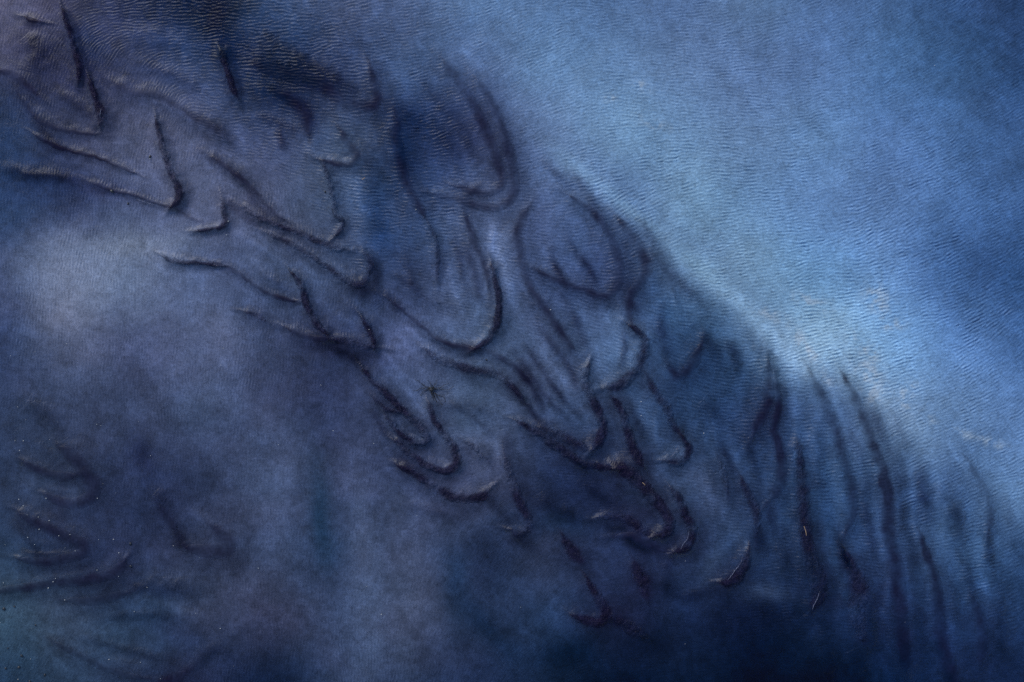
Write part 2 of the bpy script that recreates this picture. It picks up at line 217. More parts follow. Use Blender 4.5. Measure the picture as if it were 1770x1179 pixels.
# low folds of the bed under the water that run between and out of the ridges: points, half width, darkness (below 0: paler); fold shading painted in
FOLDS = [
 ([(340,258),(385,284),(420,312),(438,335)],7,.35),([(240,170),(290,184),(330,208),(375,236)],3,-.3),([(350,203),(378,222),(400,242)],6,.35),
 ([(60,208),(90,240),(120,262)],6,.4),([(0,290),(50,300),(110,306),(150,322)],9,.4),([(480,222),(488,244),(492,262)],7,.4),
 ([(380,330),(400,352),(420,372),(450,395)],6,.35),([(410,300),(430,330),(455,368),(500,398)],8,.25),([(300,360),(330,375),(360,390)],3,.3),
 ([(430,440),(462,474),(490,502)],4,-.28),([(400,400),(440,420),(500,462)],4,-.2),([(640,500),(668,512),(700,540)],7,.3),([(600,490),(640,510),(660,530)],12,.35),
 ([(640,440),(650,470),(655,500)],8,.35),([(450,470),(500,500)],6,.2),([(560,590),(610,618),(640,640)],9,.45),([(780,400),(792,440),(800,480),(812,520)],6,.3),
 ([(765,430),(780,470),(790,510),(810,560)],5,-.2),([(865,400),(872,440),(880,490),(884,540)],9,-.3),([(830,320),(800,345)],5,.3),
 ([(800,420),(812,450),(822,490),(832,530)],7,.3),([(700,560),(740,600),(790,640)],4,-.2),([(850,612),(892,634),(924,676),(945,716)],5,.45),
 ([(864,650),(896,684),(922,716),(948,744)],6,.5),([(880,600),(912,640),(948,690),(990,730)],5,.35),([(905,590),(940,644),(975,692),(1010,724)],5,.4),
 ([(930,600),(966,646),(1000,690)],4,-.25),([(915,640),(950,690),(990,722)],4,-.28),([(925,560),(950,590),(985,640),(1000,680)],6,.35),
 ([(965,500),(990,545),(1010,590),(1020,630)],8,.35),([(980,290),(1008,326),(1036,372),(1050,400)],7,.28),([(930,275),(960,300),(990,325)],6,.2),
 ([(950,425),(960,462),(985,498)],6,.35),([(1000,436),(1018,466),(1030,492)],6,.4),([(975,400),(990,430),(1010,470)],5,.25),([(1100,372),(1124,410),(1140,436)],6,.25),
 ([(1128,432),(1160,474),(1200,514),(1240,556)],8,.25),([(1145,520),(1142,560),(1148,600),(1156,636)],9,.4),([(1090,520),(1100,540)],5,.3),
 ([(1256,585),(1268,615),(1272,650)],8,.4),([(1280,560),(1310,600),(1330,640)],12,.2),([(1190,560),(1230,600),(1250,640)],9,.3),([(1210,690),(1240,720)],10,.3),
 ([(1120,430),(1125,470),(1128,520)],6,-.2),([(1066,500),(1072,540),(1076,580)],5,-.2),([(1040,690),(1062,740),(1070,780)],4,-.3),([(1136,700),(1132,740),(1140,780)],4,-.25),
 ([(1070,640),(1078,600),(1072,560)],5,.3),([(1080,690),(1096,720),(1112,760)],5,.25),([(1000,826),(1040,858),(1080,886)],9,.35),([(1060,808),(1020,802),(985,808)],7,.35),
 ([(1236,750),(1252,782),(1266,820)],6,.35),([(1225,700),(1235,740),(1245,780)],5,-.15),([(1290,760),(1300,800),(1312,840)],6,.25),([(1306,900),(1312,930),(1330,960)],11,.4),
 ([(1325,870),(1332,900),(1335,930)],7,.35),([(1368,760),(1366,820),(1372,890)],5,-.35),([(1355,660),(1372,700),(1382,770)],6,-.2),
 ([(1425,850),(1426,900),(1436,960),(1456,1005),(1448,1060),(1452,1110)],7,-.35),([(1418,700),(1404,760),(1412,820)],8,-.15),
 ([(1512,860),(1518,920),(1534,985),(1528,1050),(1520,1110)],6,-.3),([(1570,790),(1574,850),(1578,905),(1596,960),(1608,1020),(1603,1100)],5,-.3),
 ([(1585,800),(1592,850),(1598,910)],12,.4),([(1620,830),(1640,880),(1660,940)],16,.25),([(1490,820),(1492,880),(1500,930),(1510,980)],8,.25),
 ([(1445,920),(1455,960),(1478,990)],6,.4),([(1640,770),(1660,800),(1680,832)],4,-.25),([(1540,800),(1552,860),(1560,930)],7,.2),
 ([(1420,640),(1440,680),(1462,740)],5,-.2),([(1500,700),(1530,770)],8,.25),([(1530,690),(1556,750),(1570,790)],8,.2),([(1700,900),(1706,940),(1700,980)],8,.35),
 ([(1660,960),(1672,1000),(1684,1040)],7,.25),([(1240,1010),(1190,1030),(1150,1010)],9,.3),([(1160,940),(1150,1000),(1160,1040)],10,.25),
 ([(1070,920),(1100,940),(1150,955)],8,.4),([(1080,906),(1110,928),(1140,940)],4,-.35),([(1040,905),(1060,912),(1080,906)],6,.35),
 ([(870,740),(878,780),(884,820)],9,.3),([(740,830),(700,800),(670,770)],9,.25),([(640,700),(655,730),(680,770)],5,.3),([(880,880),(900,890)],5,-.2),
 ([(840,850),(860,880),(900,930),(950,960)],7,.3),([(820,870),(870,900),(900,920)],4,-.25),([(690,870),(740,880),(800,900)],8,.2),
 ([(750,700),(800,700),(860,720)],9,.22),([(760,770),(820,830)],5,.2),([(855,760),(870,800)],5,-.2),([(1010,900),(960,880),(930,850)],10,.3),
 ([(50,690),(90,720),(120,760)],12,.16),([(30,740),(70,770),(100,800)],7,.12),([(60,830),(100,846),(140,846)],4,-.25),([(20,900),(60,935),(110,945)],6,.15),
 ([(40,950),(80,956),(120,952)],4,.3),([(50,935),(62,942),(70,952)],4,.3),([(60,1000),(120,994),(180,984)],4,-.2),([(300,900),(315,935),(330,945)],8,.35),
 ([(330,880),(360,900),(376,914)],7,-.25),([(290,865),(270,850)],8,.3),([(220,1010),(280,1014),(350,1020)],14,.25),([(120,1090),(180,1110),(240,1126),(300,1140)],7,.25),
 ([(150,1120),(220,1145),(300,1150)],8,-.12),([(330,1150),(370,1120),(400,1130)],9,.2),([(250,1030),(300,1050),(360,1066)],6,-.15),([(160,1070),(240,1060),(330,1068)],6,.2),
 ([(50,60),(70,90),(60,130)],14,.3),([(230,60),(300,70),(350,100)],12,-.15),([(240,110),(300,130),(350,160)],9,.2),([(100,160),(150,190),(170,200)],9,.3),
 ([(560,230),(540,260),(560,280)],6,-.2),([(640,240),(640,300),(650,360)],14,.2),([(610,300),(625,350),(640,400)],8,-.2),([(700,330),(716,372),(742,420),(745,470)],6,-.15),
 ([(770,170),(800,230),(820,280)],8,.2),([(740,200),(780,260),(800,300)],10,.2),([(720,130),(760,180),(790,240)],9,.2),([(840,170),(862,215),(876,262)],3,-.2),
 ([(500,100),(560,128),(620,160)],10,.35),([(450,60),(520,100),(600,140)],9,.2),([(430,150),(470,160),(520,172)],5,-.25),([(440,200),(480,212),(520,230)],7,.3),
 ([(1395,700),(1408,760),(1414,830),(1420,900),(1440,950)],9,0.15),([(1425,740),(1446,800),(1456,870)],7,-0.18),([(1444,700),(1470,770),(1490,840),(1496,900)],8,-0.17),
 ([(1500,740),(1524,800),(1542,850),(1548,920),(1562,1000),(1572,1080),(1580,1160)],8,-0.18),([(1540,760),(1558,820),(1566,880)],9,0.18),([(1556,900),(1572,980),(1584,1060),(1592,1150)],9,0.17),
 ([(1600,780),(1620,830),(1632,900),(1640,980)],8,-0.15),([(1630,790),(1648,850),(1656,930),(1664,1010)],10,0.18),([(1640,1000),(1652,1060),(1664,1130)],10,0.18),([(1630,1000),(1640,1060),(1652,1140)],8,-0.18),
 ([(1700,930),(1720,1000),(1728,1080),(1734,1160)],11,0.17),([(1690,940),(1704,1010),(1712,1080)],8,-0.15),([(1730,850),(1745,900),(1752,960)],10,0.15),
 ([(1504,1000),(1500,1060),(1508,1130)],9,0.18),([(1470,1120),(1490,1160)],11,0.18),([(1420,1060),(1426,1110),(1440,1160)],11,0.18),([(1345,900),(1352,960),(1366,1010)],10,0.18),
 ([(1376,900),(1380,960),(1390,1010)],7,-0.15),([(1302,800),(1290,770),(1284,740)],8,0.18),([(1262,740),(1274,790),(1284,830)],7,-0.15),([(1210,760),(1224,800),(1236,850)],9,0.15),
 ([(700,440),(712,480),(720,520)],6,.2),([(860,380),(850,420),(858,450)],5,-.25),([(545,500),(575,540),(610,560)],4,-.25),([(600,520),(622,545),(640,560)],5,.25),
 ([(560,440),(600,470),(630,470)],4,-.25),([(660,600),(690,640),(730,670)],4,-.25),([(690,650),(715,690),(748,735),(764,775)],4,-.25),([(790,700),(830,730),(860,760)],6,.22),
 ([(955,760),(1000,800),(1040,840)],5,.25),([(1000,690),(1014,720),(1020,745)],4,-.25),([(1100,560),(1130,600),(1134,640)],6,-.2),
]
DF = None

STEP = 1.8
def dense(pts, ws, step=1.8):
    P = np.array(pts, float); n = len(P)
    Q = np.vstack([2 * P[0] - P[1], P, 2 * P[-1] - P[-2]]); out = []; ow = []
    for i in range(n - 1):
        p0, p1, p2, p3 = Q[i], Q[i + 1], Q[i + 2], Q[i + 3]
        m = max(2, int(np.linalg.norm(p2 - p1) / step))
        for k in range(m):
            t = k / m
            out.append(.5 * ((2 * p1) + (-p0 + p2) * t + (2*p0 - 5*p1 + 4*p2 - p3) * t*t + (-p0 + 3*p1 - 3*p2 + p3) * t**3))
            ow.append(ws[i] * (1 - t) + ws[i + 1] * t)
    out.append(P[-1]); ow.append(ws[-1])
    return np.array(out), np.array(ow)
DR = [dense(r[0], r[1]) for r in RIDGES]
DF = [(dense(f[0], [f[1]] * len(f[0]), 4.0)[0], f[1], f[2]) for f in FOLDS]
def extended(P, w, soft):
    # the silt carries on past both ends of a ridge and fades out
    L_ = 16 + 34 * soft; m = int(L_ / STEP); out = []
    for Q in (P[::-1], P):
        k = min(14, len(Q) - 1); t = Q[-1] - Q[-1 - k]; a = math.atan2(t[1], t[0])
        k2 = min(34, len(Q) - 1); t2 = Q[-1 - k2 + k] - Q[-1 - k2] if k2 > k else t
        da = (a - math.atan2(t2[1], t2[0]) + math.pi) % (2 * math.pi) - math.pi; da = max(-.02, min(.02, da / max(k2 - k, 8) * .6))
        q = Q[-1].copy(); E = []
        for j in range(m): a += da; q = q + STEP * np.array([math.cos(a), math.sin(a)]); E.append(q.copy())
        out.append(np.array(E))
    f = (1 - np.arange(1, m + 1) / (m + 1)) ** 1.3
    PP = np.vstack([out[0][::-1], P, out[1]]); st = np.concatenate([f[::-1], np.ones(len(P)), f])
    n = len(P); e = np.minimum(np.arange(n), np.arange(n)[::-1]) * STEP; wc = w * (1.12 + .1 * soft) * np.minimum(1, .6 + e / (16 + 16 * soft))
    return PP, np.concatenate([np.full(m, wc[0]) , wc, np.full(m, wc[-1])]), st
DX = [extended(P, w, r[3]) for (P, w), r in zip(DR, RIDGES)]

def field(x, y):
    """colour (display-linear target), ripple strength, ripple direction, bed height, for world points"""
    px, py = to_px(x, y)
    # slow meander of the colour boundaries
    wx = px + 16 * fbm(px / 90, py / 90, 3, 3); wy = py + 16 * fbm(px / 90, py / 90, 3, 8)
    c = sample(CG, wx / 118.0, wy / 117.9)
    for bx, by, ra, rb, an, cc, s in BLOBS:
        if s == 0: continue
        ca, sa = math.cos(R(an)), -math.sin(R(an))
        dx, dy = wx - bx, wy - by
        u = (dx * ca + dy * sa) / ra; v = (-dx * sa + dy * ca) / rb
        k = s * np.exp(-(u * u + v * v) * .75)
        c = c + (np.array(cc, float) - c) * k[..., None]
    c = np.clip(c, 4, 250)
    # silt wisps drawn out along the flow
    a = R(-52); u = (px * math.cos(a) - py * math.sin(a)); v = (px * math.sin(a) + py * math.cos(a))
    light = np.clip((c[..., 2] - 90) / 90, 0, 1)
    wis = fbm(u / 110, v / 36, 4, 21) * .12 + fbm(px / 60, py / 60, 5, 31) * .14 + fbm(px / 10, py / 10, 3, 41) * .15 + fbm(px / 26, py / 26, 3, 47) * .12
    c = c * (1 + wis * (1 - .55 * light))[..., None]
    hue = fbm(px / 120, py / 120, 3, 55)[..., None] * (1 - light)[..., None]
    c = c * (1 + hue * np.array([.09, .0, -.01]))
    for bx, by, ra, rb, an in PALE:
        ca, sa = math.cos(R(an)), -math.sin(R(an)); dx, dy = px - bx, py - by
        u = (dx * ca + dy * sa) / ra; v = (-dx * sa + dy * ca) / rb
        k = np.exp(-(u * u + v * v)) ; n = fbm(px / 9, py / 9, 4, 77) * 1.4 + .35
        k = np.clip(k * 1.5 * n, 0, 1) * .55
        c = c + (np.array([142, 160, 194.]) - c) * k[..., None]
    c = c * (1 + np.array([.015, .005, -.05]) + (1 - light)[..., None] * np.array([.05, .07, .02]))
    c = lin(np.clip(c, 3, 250))
    h = 0.02 * fbm(px / 160, py / 160, 3, 5) + .004 * fbm(px / 30, py / 30, 3, 6)
    g = sample(RG, px / 221.25, py / 196.5)
    amp = np.clip(g[..., 0], 0, 1.2) * np.clip(.85 + .9 * fbm(px / 60, py / 90, 3, 66), .25, 1.5) + .14
    jx = px + 3.0 * fbm(px / 11, py / 11, 3, 91); jy = py + 3.0 * fbm(px / 11, py / 11, 3, 95)
    cell = fbm(px / 26, py / 26, 2, 97)
    for P, w, d in DF:
        reach = w * 3.2 + 6
        m = (px > P[:, 0].min() - reach) & (px < P[:, 0].max() + reach) & (py > P[:, 1].min() - reach) & (py < P[:, 1].max() + reach)
        if not m.any(): continue
        idx = np.nonzero(m); qx = jx[idx]; qy = jy[idx]; best = np.full(qx.shape, 1e9); bs = np.zeros(qx.shape); n = len(P)
        for i in range(n):
            sc = np.hypot(qx - P[i, 0], qy - P[i, 1]) / w; e = math.sin(math.pi * (i + .5) / n) ** .6
            k = sc < best; best[k] = sc[k]; bs[k] = e
        k = bs * np.exp(-(best / 1.35) ** 2) * (1 + .5 * cell[idx])
        if d > 0: c[idx] = c[idx] * (1 - np.array([.92, .95, .88]) * np.clip(d * 1.75 * k, 0, .85)[..., None])
        else: c[idx] = c[idx] * (1 - 1.25 * d * k)[..., None]
        h[idx] += (.010 if d < 0 else .014) * k * (w / 8)
    for (P, w, st), r in zip(DX, RIDGES):
        d, soft, rough, hh = r[2], r[3], r[4], r[5]
        reach = w.max() * (2.2 + 3.0 * soft) + 16
        m = (px > P[:, 0].min() - reach) & (px < P[:, 0].max() + reach) & (py > P[:, 1].min() - reach) & (py < P[:, 1].max() + reach)
        if not m.any(): continue
        idx = np.nonzero(m); qx = jx[idx]; qy = jy[idx]
        best = np.full(qx.shape, 1e9); bst = np.zeros(qx.shape)
        for i in range(0, len(P), 2):
            sc = np.hypot(qx - P[i, 0], qy - P[i, 1]) / w[i] + .8 * (1 - st[i])
            k = sc < best; best[k] = sc[k]; bst[k] = st[i]
        sh = 1.0 + .45 * soft
        core = np.exp(-(best / sh) ** (1.7 + 1.5 * (1 - min(soft, 1))) * .85)
        along = fbm(qx / 45 + 7 * hh, qy / 45, 2, 611)
        core = core * np.clip(.97 + .55 * soft * along, .55, 1.12)
        halo = np.exp(-(best / (2.7 + 1.3 * soft)) ** 2) * .5  # shoulder shade painted into the colour around each ridge
        k = np.clip(d * 1.1 * bst * np.maximum(core, halo) * (1 + .45 * cell[idx] * (1 + rough)), 0, 1)
        glow = 1 + .16 * np.exp(-((best - 3.6 - 1.6 * soft) / 1.2) ** 2) * (.4 + .6 * np.clip(cell[idx] * 2 + .5, 0, 1))
        c[idx] = c[idx] * glow[..., None]
        base = c[idx]
        rc = base * (.10 if soft < .45 else .14) + lin([24, 24, 48]) * .72
        rc = np.minimum(rc, base * .7)
        c[idx] = base + (rc - base) * k[..., None]
        h[idx] += hh * .01 * bst * np.exp(-(best / (1.6 + .7 * soft)) ** 2) * 1.15
        if soft < .95: amp[idx] *= 1 - .8 * np.exp(-(best / 2.2) ** 2) * (1 - soft * .7)
    return c, amp, h

# ---------------------------------------------------------------- ripples: wavelets combed along the local crest direction, as a height field
RX, RY, RS = 5.2, 3.7, .0058
def make_ripples():
    xs = np.arange(-RX, RX, RS); ys = np.arange(-RY, RY, RS); rng = np.random.default_rng(5)
    ny, nx = len(ys), len(xs); F = np.fft.rfft2(rng.standard_normal((ny, nx)))
    kx = np.fft.rfftfreq(nx, RS)[None]; ky = np.fft.fftfreq(ny, RS)[:, None]; k = np.hypot(kx, ky); ka = np.arctan2(ky, kx)
    X, Y = np.meshgrid(xs, ys); px, py = to_px(X, Y)
    wob = .20 * fbm(px / 60, py / 60, 2, 501) + .16 * fbm(px / 17, py / 17, 2, 502)
    g = sample(RG, px / 221.25, py / 196.5)
    th = sample(np.dstack([np.cos(np.radians(RG[..., 1] * 2)), np.sin(np.radians(RG[..., 1] * 2))]), px / 221.25, py / 196.5)
    ang = np.degrees(.5 * np.arctan2(th[..., 1], th[..., 0]) + wob) % 180.0
    amp = np.clip(g[..., 0], 0, 1.2); fine = np.clip(1.15 - amp, 0, 1)          # weak ripples are also the short ones
    out = np.zeros((ny, nx)); NA = 15; st = 180.0 / NA
    for lam, wgt in ((.032, 1 - fine), (.025, fine)):
        rad = np.exp(-((k * lam - 1) / .30) ** 2) + .35 * np.exp(-((k * lam * .5 - 1) / .3) ** 2) * .5
        for i in range(NA):
            nrm = R(i * st + 90)
            da = (ka - nrm + math.pi / 2) % math.pi - math.pi / 2
            f = np.fft.irfft2(F * rad * np.exp(-(da / R(21)) ** 2), s=(ny, nx)); f /= f.std()
            d = np.abs((ang - i * st + 90) % 180 - 90) / st
            w = np.clip(1 - d, 0, 1)
            out += f * w * wgt * (lam / .032) ** .8
    out = np.where(out > 0, out, out * .8)
    return out
RIP = make_ripples()
def ripple_at(x, y):
    fx = (x + RX) / RS; fy = (y + RY) / RS; ny, nx = RIP.shape
    ok = (fx > 1) & (fx < nx - 3) & (fy > 1) & (fy < ny - 3)
    fx = np.clip(fx, 0, nx - 2.001); fy = np.clip(fy, 0, ny - 2.001); ix = fx.astype(int); iy = fy.astype(int); tx = fx - ix; ty = fy - iy
    v = (RIP[iy, ix] * (1 - tx) + RIP[iy, ix + 1] * tx) * (1 - ty) + (RIP[iy + 1, ix] * (1 - tx) + RIP[iy + 1, ix + 1] * tx) * ty
    return np.where(ok, v, 0)
RIP_H = .0030
def albedo(c): return np.clip((c - GLOSS) / LIGHT, .0008, .9)

def set_attrs(me, c, amp):
    n = len(me.vertices)
    a = me.attributes.new('silt_sky_colour', 'FLOAT_COLOR', 'POINT')  # carries silt colour and the painted sky reflection
    a.data.foreach_set('color', np.concatenate([albedo(c).reshape(n, 3), np.ones((n, 1))], 1).astype(np.float32).ravel())

# ---------------------------------------------------------------- materials
GRAIN_H = .0030
def wet_material(name, opaque, cover=.82, scale=1.0, rip=1.0, grain=1.0, rough=.24, crumb=0.0, spec_mul=1.0):
    m = bpy.data.materials.new(name); m.use_nodes = True; nt = m.node_tree; N = nt.nodes; L = nt.links; N.clear()
    def nd(t, **k):
        n = N.new(t)
        for a, b in k.items(): setattr(n, a, b)
        return n
    def mth(op, a, b=None):
        n = nd('ShaderNodeMath', operation=op)
        for i, v in enumerate((a, b)):
            if v is None: continue
            if isinstance(v, (int, float)): n.inputs[i].default_value = v
            else: L.new(v, n.inputs[i])
        return n.outputs[0]
    def att(nm, o='Fac'): return nd('ShaderNodeAttribute', attribute_name=nm).outputs[o]
    def noise(sc, det=3, vec=None, r=.55):
        n = nd('ShaderNodeTexNoise'); n.inputs['Scale'].default_value = sc; n.inputs['Detail'].default_value = det
        n.inputs['Roughness'].default_value = r
        L.new(vec if vec is not None else pos, n.inputs['Vector']); return n
    geo = nd('ShaderNodeNewGeometry'); flat = nd('ShaderNodeVectorMath', operation='MULTIPLY')
    L.new(geo.outputs['Position'], flat.inputs[0]); flat.inputs[1].default_value = (1, 1, 0 if not crumb else 1); pos = flat.outputs[0]
    out = nd('ShaderNodeOutputMaterial')
    col = att('silt_sky_colour', 'Color')
    g1 = noise(46, 5, r=.8); g2 = noise(19, 4)
    gsum = mth('ADD', mth('MULTIPLY', mth('SUBTRACT', g1.outputs[0], .5), 1.8 * grain), mth('MULTIPLY', mth('SUBTRACT', g2.outputs[0], .5), .6 * grain))
    gain = mth('MULTIPLY', mth('ADD', gsum, 1.0), scale)
    tint = nd('ShaderNodeVectorMath', operation='SCALE'); L.new(col, tint.inputs[0]); L.new(gain, tint.inputs['Scale'])
    hgt = mth('MULTIPLY', g1.outputs[0], GRAIN_H * grain)
    if crumb:
        vo = nd('ShaderNodeTexVoronoi'); vo.inputs['Scale'].default_value = 60; L.new(pos, vo.inputs['Vector'])
        cr = noise(130, 4, r=.75)
        hgt = mth('ADD', hgt, mth('MULTIPLY', vo.outputs['Distance'], -.006 * crumb))
        hgt = mth('ADD', hgt, mth('MULTIPLY', cr.outputs[0], .008 * crumb))
    bp = nd('ShaderNodeBump'); bp.inputs['Strength'].default_value = 1; bp.inputs['Distance'].default_value = 1.0; L.new(hgt, bp.inputs['Height'])
    df = nd('ShaderNodeBsdfDiffuse'); L.new(tint.outputs[0], df.inputs['Color']); L.new(bp.outputs[0], df.inputs['Normal'])
    gl = nd('ShaderNodeBsdfGlossy'); gl.inputs['Roughness'].default_value = rough; L.new(bp.outputs[0], gl.inputs['Normal'])
    fr = nd('ShaderNodeFresnel'); fr.inputs['IOR'].default_value = 1.33; L.new(bp.outputs[0], fr.inputs['Normal'])
    fac = mth('MULTIPLY', fr.outputs[0], spec_mul)
    body = df.outputs[0]
    if not opaque:
        tr = nd('ShaderNodeBsdfTransparent'); mx = nd('ShaderNodeMixShader'); mx.inputs[0].default_value = cover
        L.new(tr.outputs[0], mx.inputs[1]); L.new(df.outputs[0], mx.inputs[2]); body = mx.outputs[0]
    ms = nd('ShaderNodeMixShader'); L.new(fac, ms.inputs[0]); L.new(body, ms.inputs[1]); L.new(gl.outputs[0], ms.inputs[2])
    L.new(ms.outputs[0], out.inputs['Surface'])
    return m
M_water = wet_material('silty_water', False, spec_mul=.6, rough=.3)
M_bed = wet_material('wet_silt_bed', True, rip=.3, grain=1.3, rough=.3)
M_soft = wet_material('submerged_silt', True, scale=.85, spec_mul=.3, rough=.35)
M_rough = wet_material('crumbly_wet_mud', True, scale=1.0, rip=.2, grain=1.4, rough=.22, crumb=1.0, spec_mul=.22)

def plain(name, colr, rough=.5):
    m = bpy.data.materials.new(name); m.use_nodes = True; nt = m.node_tree; b = nt.nodes['Principled BSDF']
    n = nt.nodes.new('ShaderNodeTexNoise'); n.inputs['Scale'].default_value = 120
    r = nt.nodes.new('ShaderNodeValToRGB'); r.color_ramp.elements[0].color = tuple(v * .6 for v in colr) + (1,)
    r.color_ramp.elements[1].color = tuple(min(1, v * 1.35) for v in colr) + (1,)
    nt.links.new(n.outputs[0], r.inputs[0]); nt.links.new(r.outputs[0], b.inputs['Base Color']); b.inputs['Roughness'].default_value = rough
    return m

def mesh_obj(name, V, F, mat, parent=None, smooth=True):
    me = bpy.data.meshes.new(name); me.from_pydata([tuple(v) for v in V], [], F); me.update()
    me.materials.append(mat)
    if smooth: me.polygons.foreach_set('use_smooth', [True] * len(me.polygons))
    o = bpy.data.objects.new(name, me); COL.objects.link(o); o.parent = parent
    return o

# ---------------------------------------------------------------- riverbed and water sheets
def axis(half, step, far):
    core = np.arange(-half, half + 1e-6, step); s = step; x = half; ext = []
    while x < far: s *= 1.25; x += s; ext.append(x)
    ext = np.array(ext); return np.concatenate([-ext[::-1], core, ext])
def sheet(name, step, zfun, mat, half=(5.2, 3.7)):
    xs = axis(half[0], step, 90); ys = axis(half[1], step, 90); X, Y = np.meshgrid(xs, ys)
    c, amp, h = field(X, Y)
    Z = zfun(X, Y, h, amp); ny, nx = X.shape
    me = bpy.data.meshes.new(name)
    me.vertices.add(nx * ny); me.vertices.foreach_set('co', np.dstack([X, Y, Z]).astype(np.float32).ravel())
    i = np.arange(nx * ny).reshape(ny, nx); q = np.stack([i[:-1, :-1], i[:-1, 1:], i[1:, 1:], i[1:, :-1]], -1).reshape(-1, 4)
    nf = len(q); me.loops.add(nf * 4); me.loops.foreach_set('vertex_index', q.ravel().astype(np.int32))
    me.polygons.add(nf); me.polygons.foreach_set('loop_start', np.arange(0, nf * 4, 4, dtype=np.int32))
    me.polygons.foreach_set('use_smooth', np.ones(nf, bool)); me.update(calc_edges=True)
    set_attrs(me, c, amp); me.materials.append(mat)
    o = bpy.data.objects.new(name, me); COL.objects.link(o); o['kind'] = 'structure'; return o
WZ = .035
sheet('riverbed', .025, lambda X, Y, h, a: h - .02, M_bed)
sheet('water', .0062, lambda X, Y, h, a: WZ + h + RIP_H * a * ripple_at(X, Y), M_water, (4.95, 3.4))

# ---------------------------------------------------------------- ridges: one mesh each
def ridge(i):
    P, w = DR[i]; pts, ws, d, soft, rough, hh, label = RIDGES[i]
    n = len(P); T = np.gradient(P, axis=0); T /= np.maximum(np.linalg.norm(T, axis=1), 1e-6)[:, None]; Nn = np.stack([-T[:, 1], T[:, 0]], 1)
    mud = rough > .5 and soft < .85
    K = 14 if mud else 11
    s = np.linspace(-1, 1, 2 * K + 1)
    e = np.minimum(np.arange(n), np.arange(n)[::-1]) * STEP
    tap = np.clip(e / (w * 2.6), 0, 1); tap = np.maximum(np.sin(tap * math.pi / 2) ** .8, .05)
    ww = w * tap * (1.35 if mud else 1.2)
    ww = ww * (1 + (.22 if mud else .1) * fbm(np.arange(n) * STEP / 16 + 50 * i, np.zeros(n) + .5, 2, 707))
    PX = P[:, None, 0] + Nn[:, None, 0] * ww[:, None] * s[None]; PY = P[:, None, 1] + Nn[:, None, 1] * ww[:, None] * s[None]
    if mud:
        PX = PX + fbm(PX / 9, PY / 9, 3, 101 + i) * 3.4; PY = PY + fbm(PX / 9, PY / 9, 3, 202 + i) * 3.4
    x, y = to_m(PX, PY)
    c, amp, h = field(x, y)
    if mud:
        prof = np.clip(1 - s ** 2, 0, 1)[None] ** .9; up = hh * .01 * .55
        n1 = fbm(PX / 5.5, PY / 5.5, 3, 303 + i); n2 = fbm(PX / 15, PY / 15, 2, 404); n3 = fbm(PX / 2.6, PY / 2.6, 2, 505)
        z = WZ + h + up * (prof * tap[:, None] * (1 + .8 * n2) - .26) + rough * (.011 * n1 + .0045 * n3) * (.4 + .6 * prof)
    else:
        prof = (.5 + .5 * np.cos(s * math.pi))[None]
        z = WZ + h + .0016 + hh * .0011 * prof * tap[:, None] - .0026 * (np.abs(s)[None] ** 6) + .0012 * rough * fbm(PX / 5, PY / 5, 3, 303)
    z = z + RIP_H * amp * ripple_at(x, y) * (.2 if mud else 1)
    V = np.dstack([x, y, z]); rows, cols = x.shape; o0 = V[rows // 2, cols // 2].copy(); o0[2] = WZ
    Vn = (V - o0).reshape(-1, 3)
    F = []
    for r_ in range(rows - 1):
        for q in range(cols - 1):
            a = r_ * cols + q; F.append((a, a + 1, a + cols + 1, a + cols))
    # skirt down to the bed so the ridge is a solid body
    B = Vn.copy(); nb = len(B)
    ring = [q for q in range(cols)] + [r_ * cols + cols - 1 for r_ in range(1, rows)] + [(rows - 1) * cols + q for q in range(cols - 2, -1, -1)] + [r_ * cols for r_ in range(rows - 2, 0, -1)]
    low = Vn[ring].copy(); low[:, 2] -= .04
    allV = np.vstack([Vn, low]); m = len(ring)
    for k in range(m): F.append((ring[k], nb + k, nb + (k + 1) % m, ring[(k + 1) % m]))
    U = Vn; n0 = np.cross(U[F[0][1]] - U[F[0][0]], U[F[0][2]] - U[F[0][0]])
    mid = F[len(F) // 3]; n0 = np.cross(allV[mid[1]] - allV[mid[0]], allV[mid[2]] - allV[mid[0]])
    if n0[2] < 0: F = [f[::-1] for f in F]
    mat = M_rough if mud else M_soft
    ob = mesh_obj('silt_ridge', allV, F, mat); ob.location = o0
    cc = np.vstack([c.reshape(-1, 3), c.reshape(-1, 3)[ring]]); aa = np.concatenate([amp.ravel(), amp.ravel()[ring]])
    set_attrs(ob.data, cc, aa)
    ob['label'] = label; ob['category'] = 'silt ridge'; ob['group'] = 'dark silt ridges across the shallow water'
    return ob
for i in range(len(RIDGES)): ridge(i)

# ---------------------------------------------------------------- small things lying in and on the water
def surf(px, py):
    x, y = to_m(px, py); c, a, h = field(np.array([x]), np.array([y])); return x, y, WZ + float(h[0])
def tag(o, label, cat, group=None):
    o['label'] = label; o['category'] = cat
    if group: o['group'] = group
def tube(pts, rad, sides=6):
    pts = np.array(pts, float); V = []; F = []; n = len(pts)
    for i in range(n):
        t = pts[min(i + 1, n - 1)] - pts[max(i - 1, 0)]; t /= np.linalg.norm(t) + 1e-9
        a = np.cross(t, [0, 0, 1.0]); a = a if np.linalg.norm(a) > 1e-3 else np.array([1.0, 0, 0]); a /= np.linalg.norm(a); b = np.cross(a, t)
        r = rad[i] if hasattr(rad, '__len__') else rad
        for k in range(sides):
            q = 2 * math.pi * k / sides; V.append(pts[i] + r * (a * math.cos(q) + b * math.sin(q)))
    for i in range(n - 1):
        for k in range(sides):
            F.append((i * sides + k, i * sides + (k + 1) % sides, (i + 1) * sides + (k + 1) % sides, (i + 1) * sides + k))
    F.append(tuple(range(sides))[::-1]); F.append(tuple((n - 1) * sides + k for k in range(sides)))
    return V, F
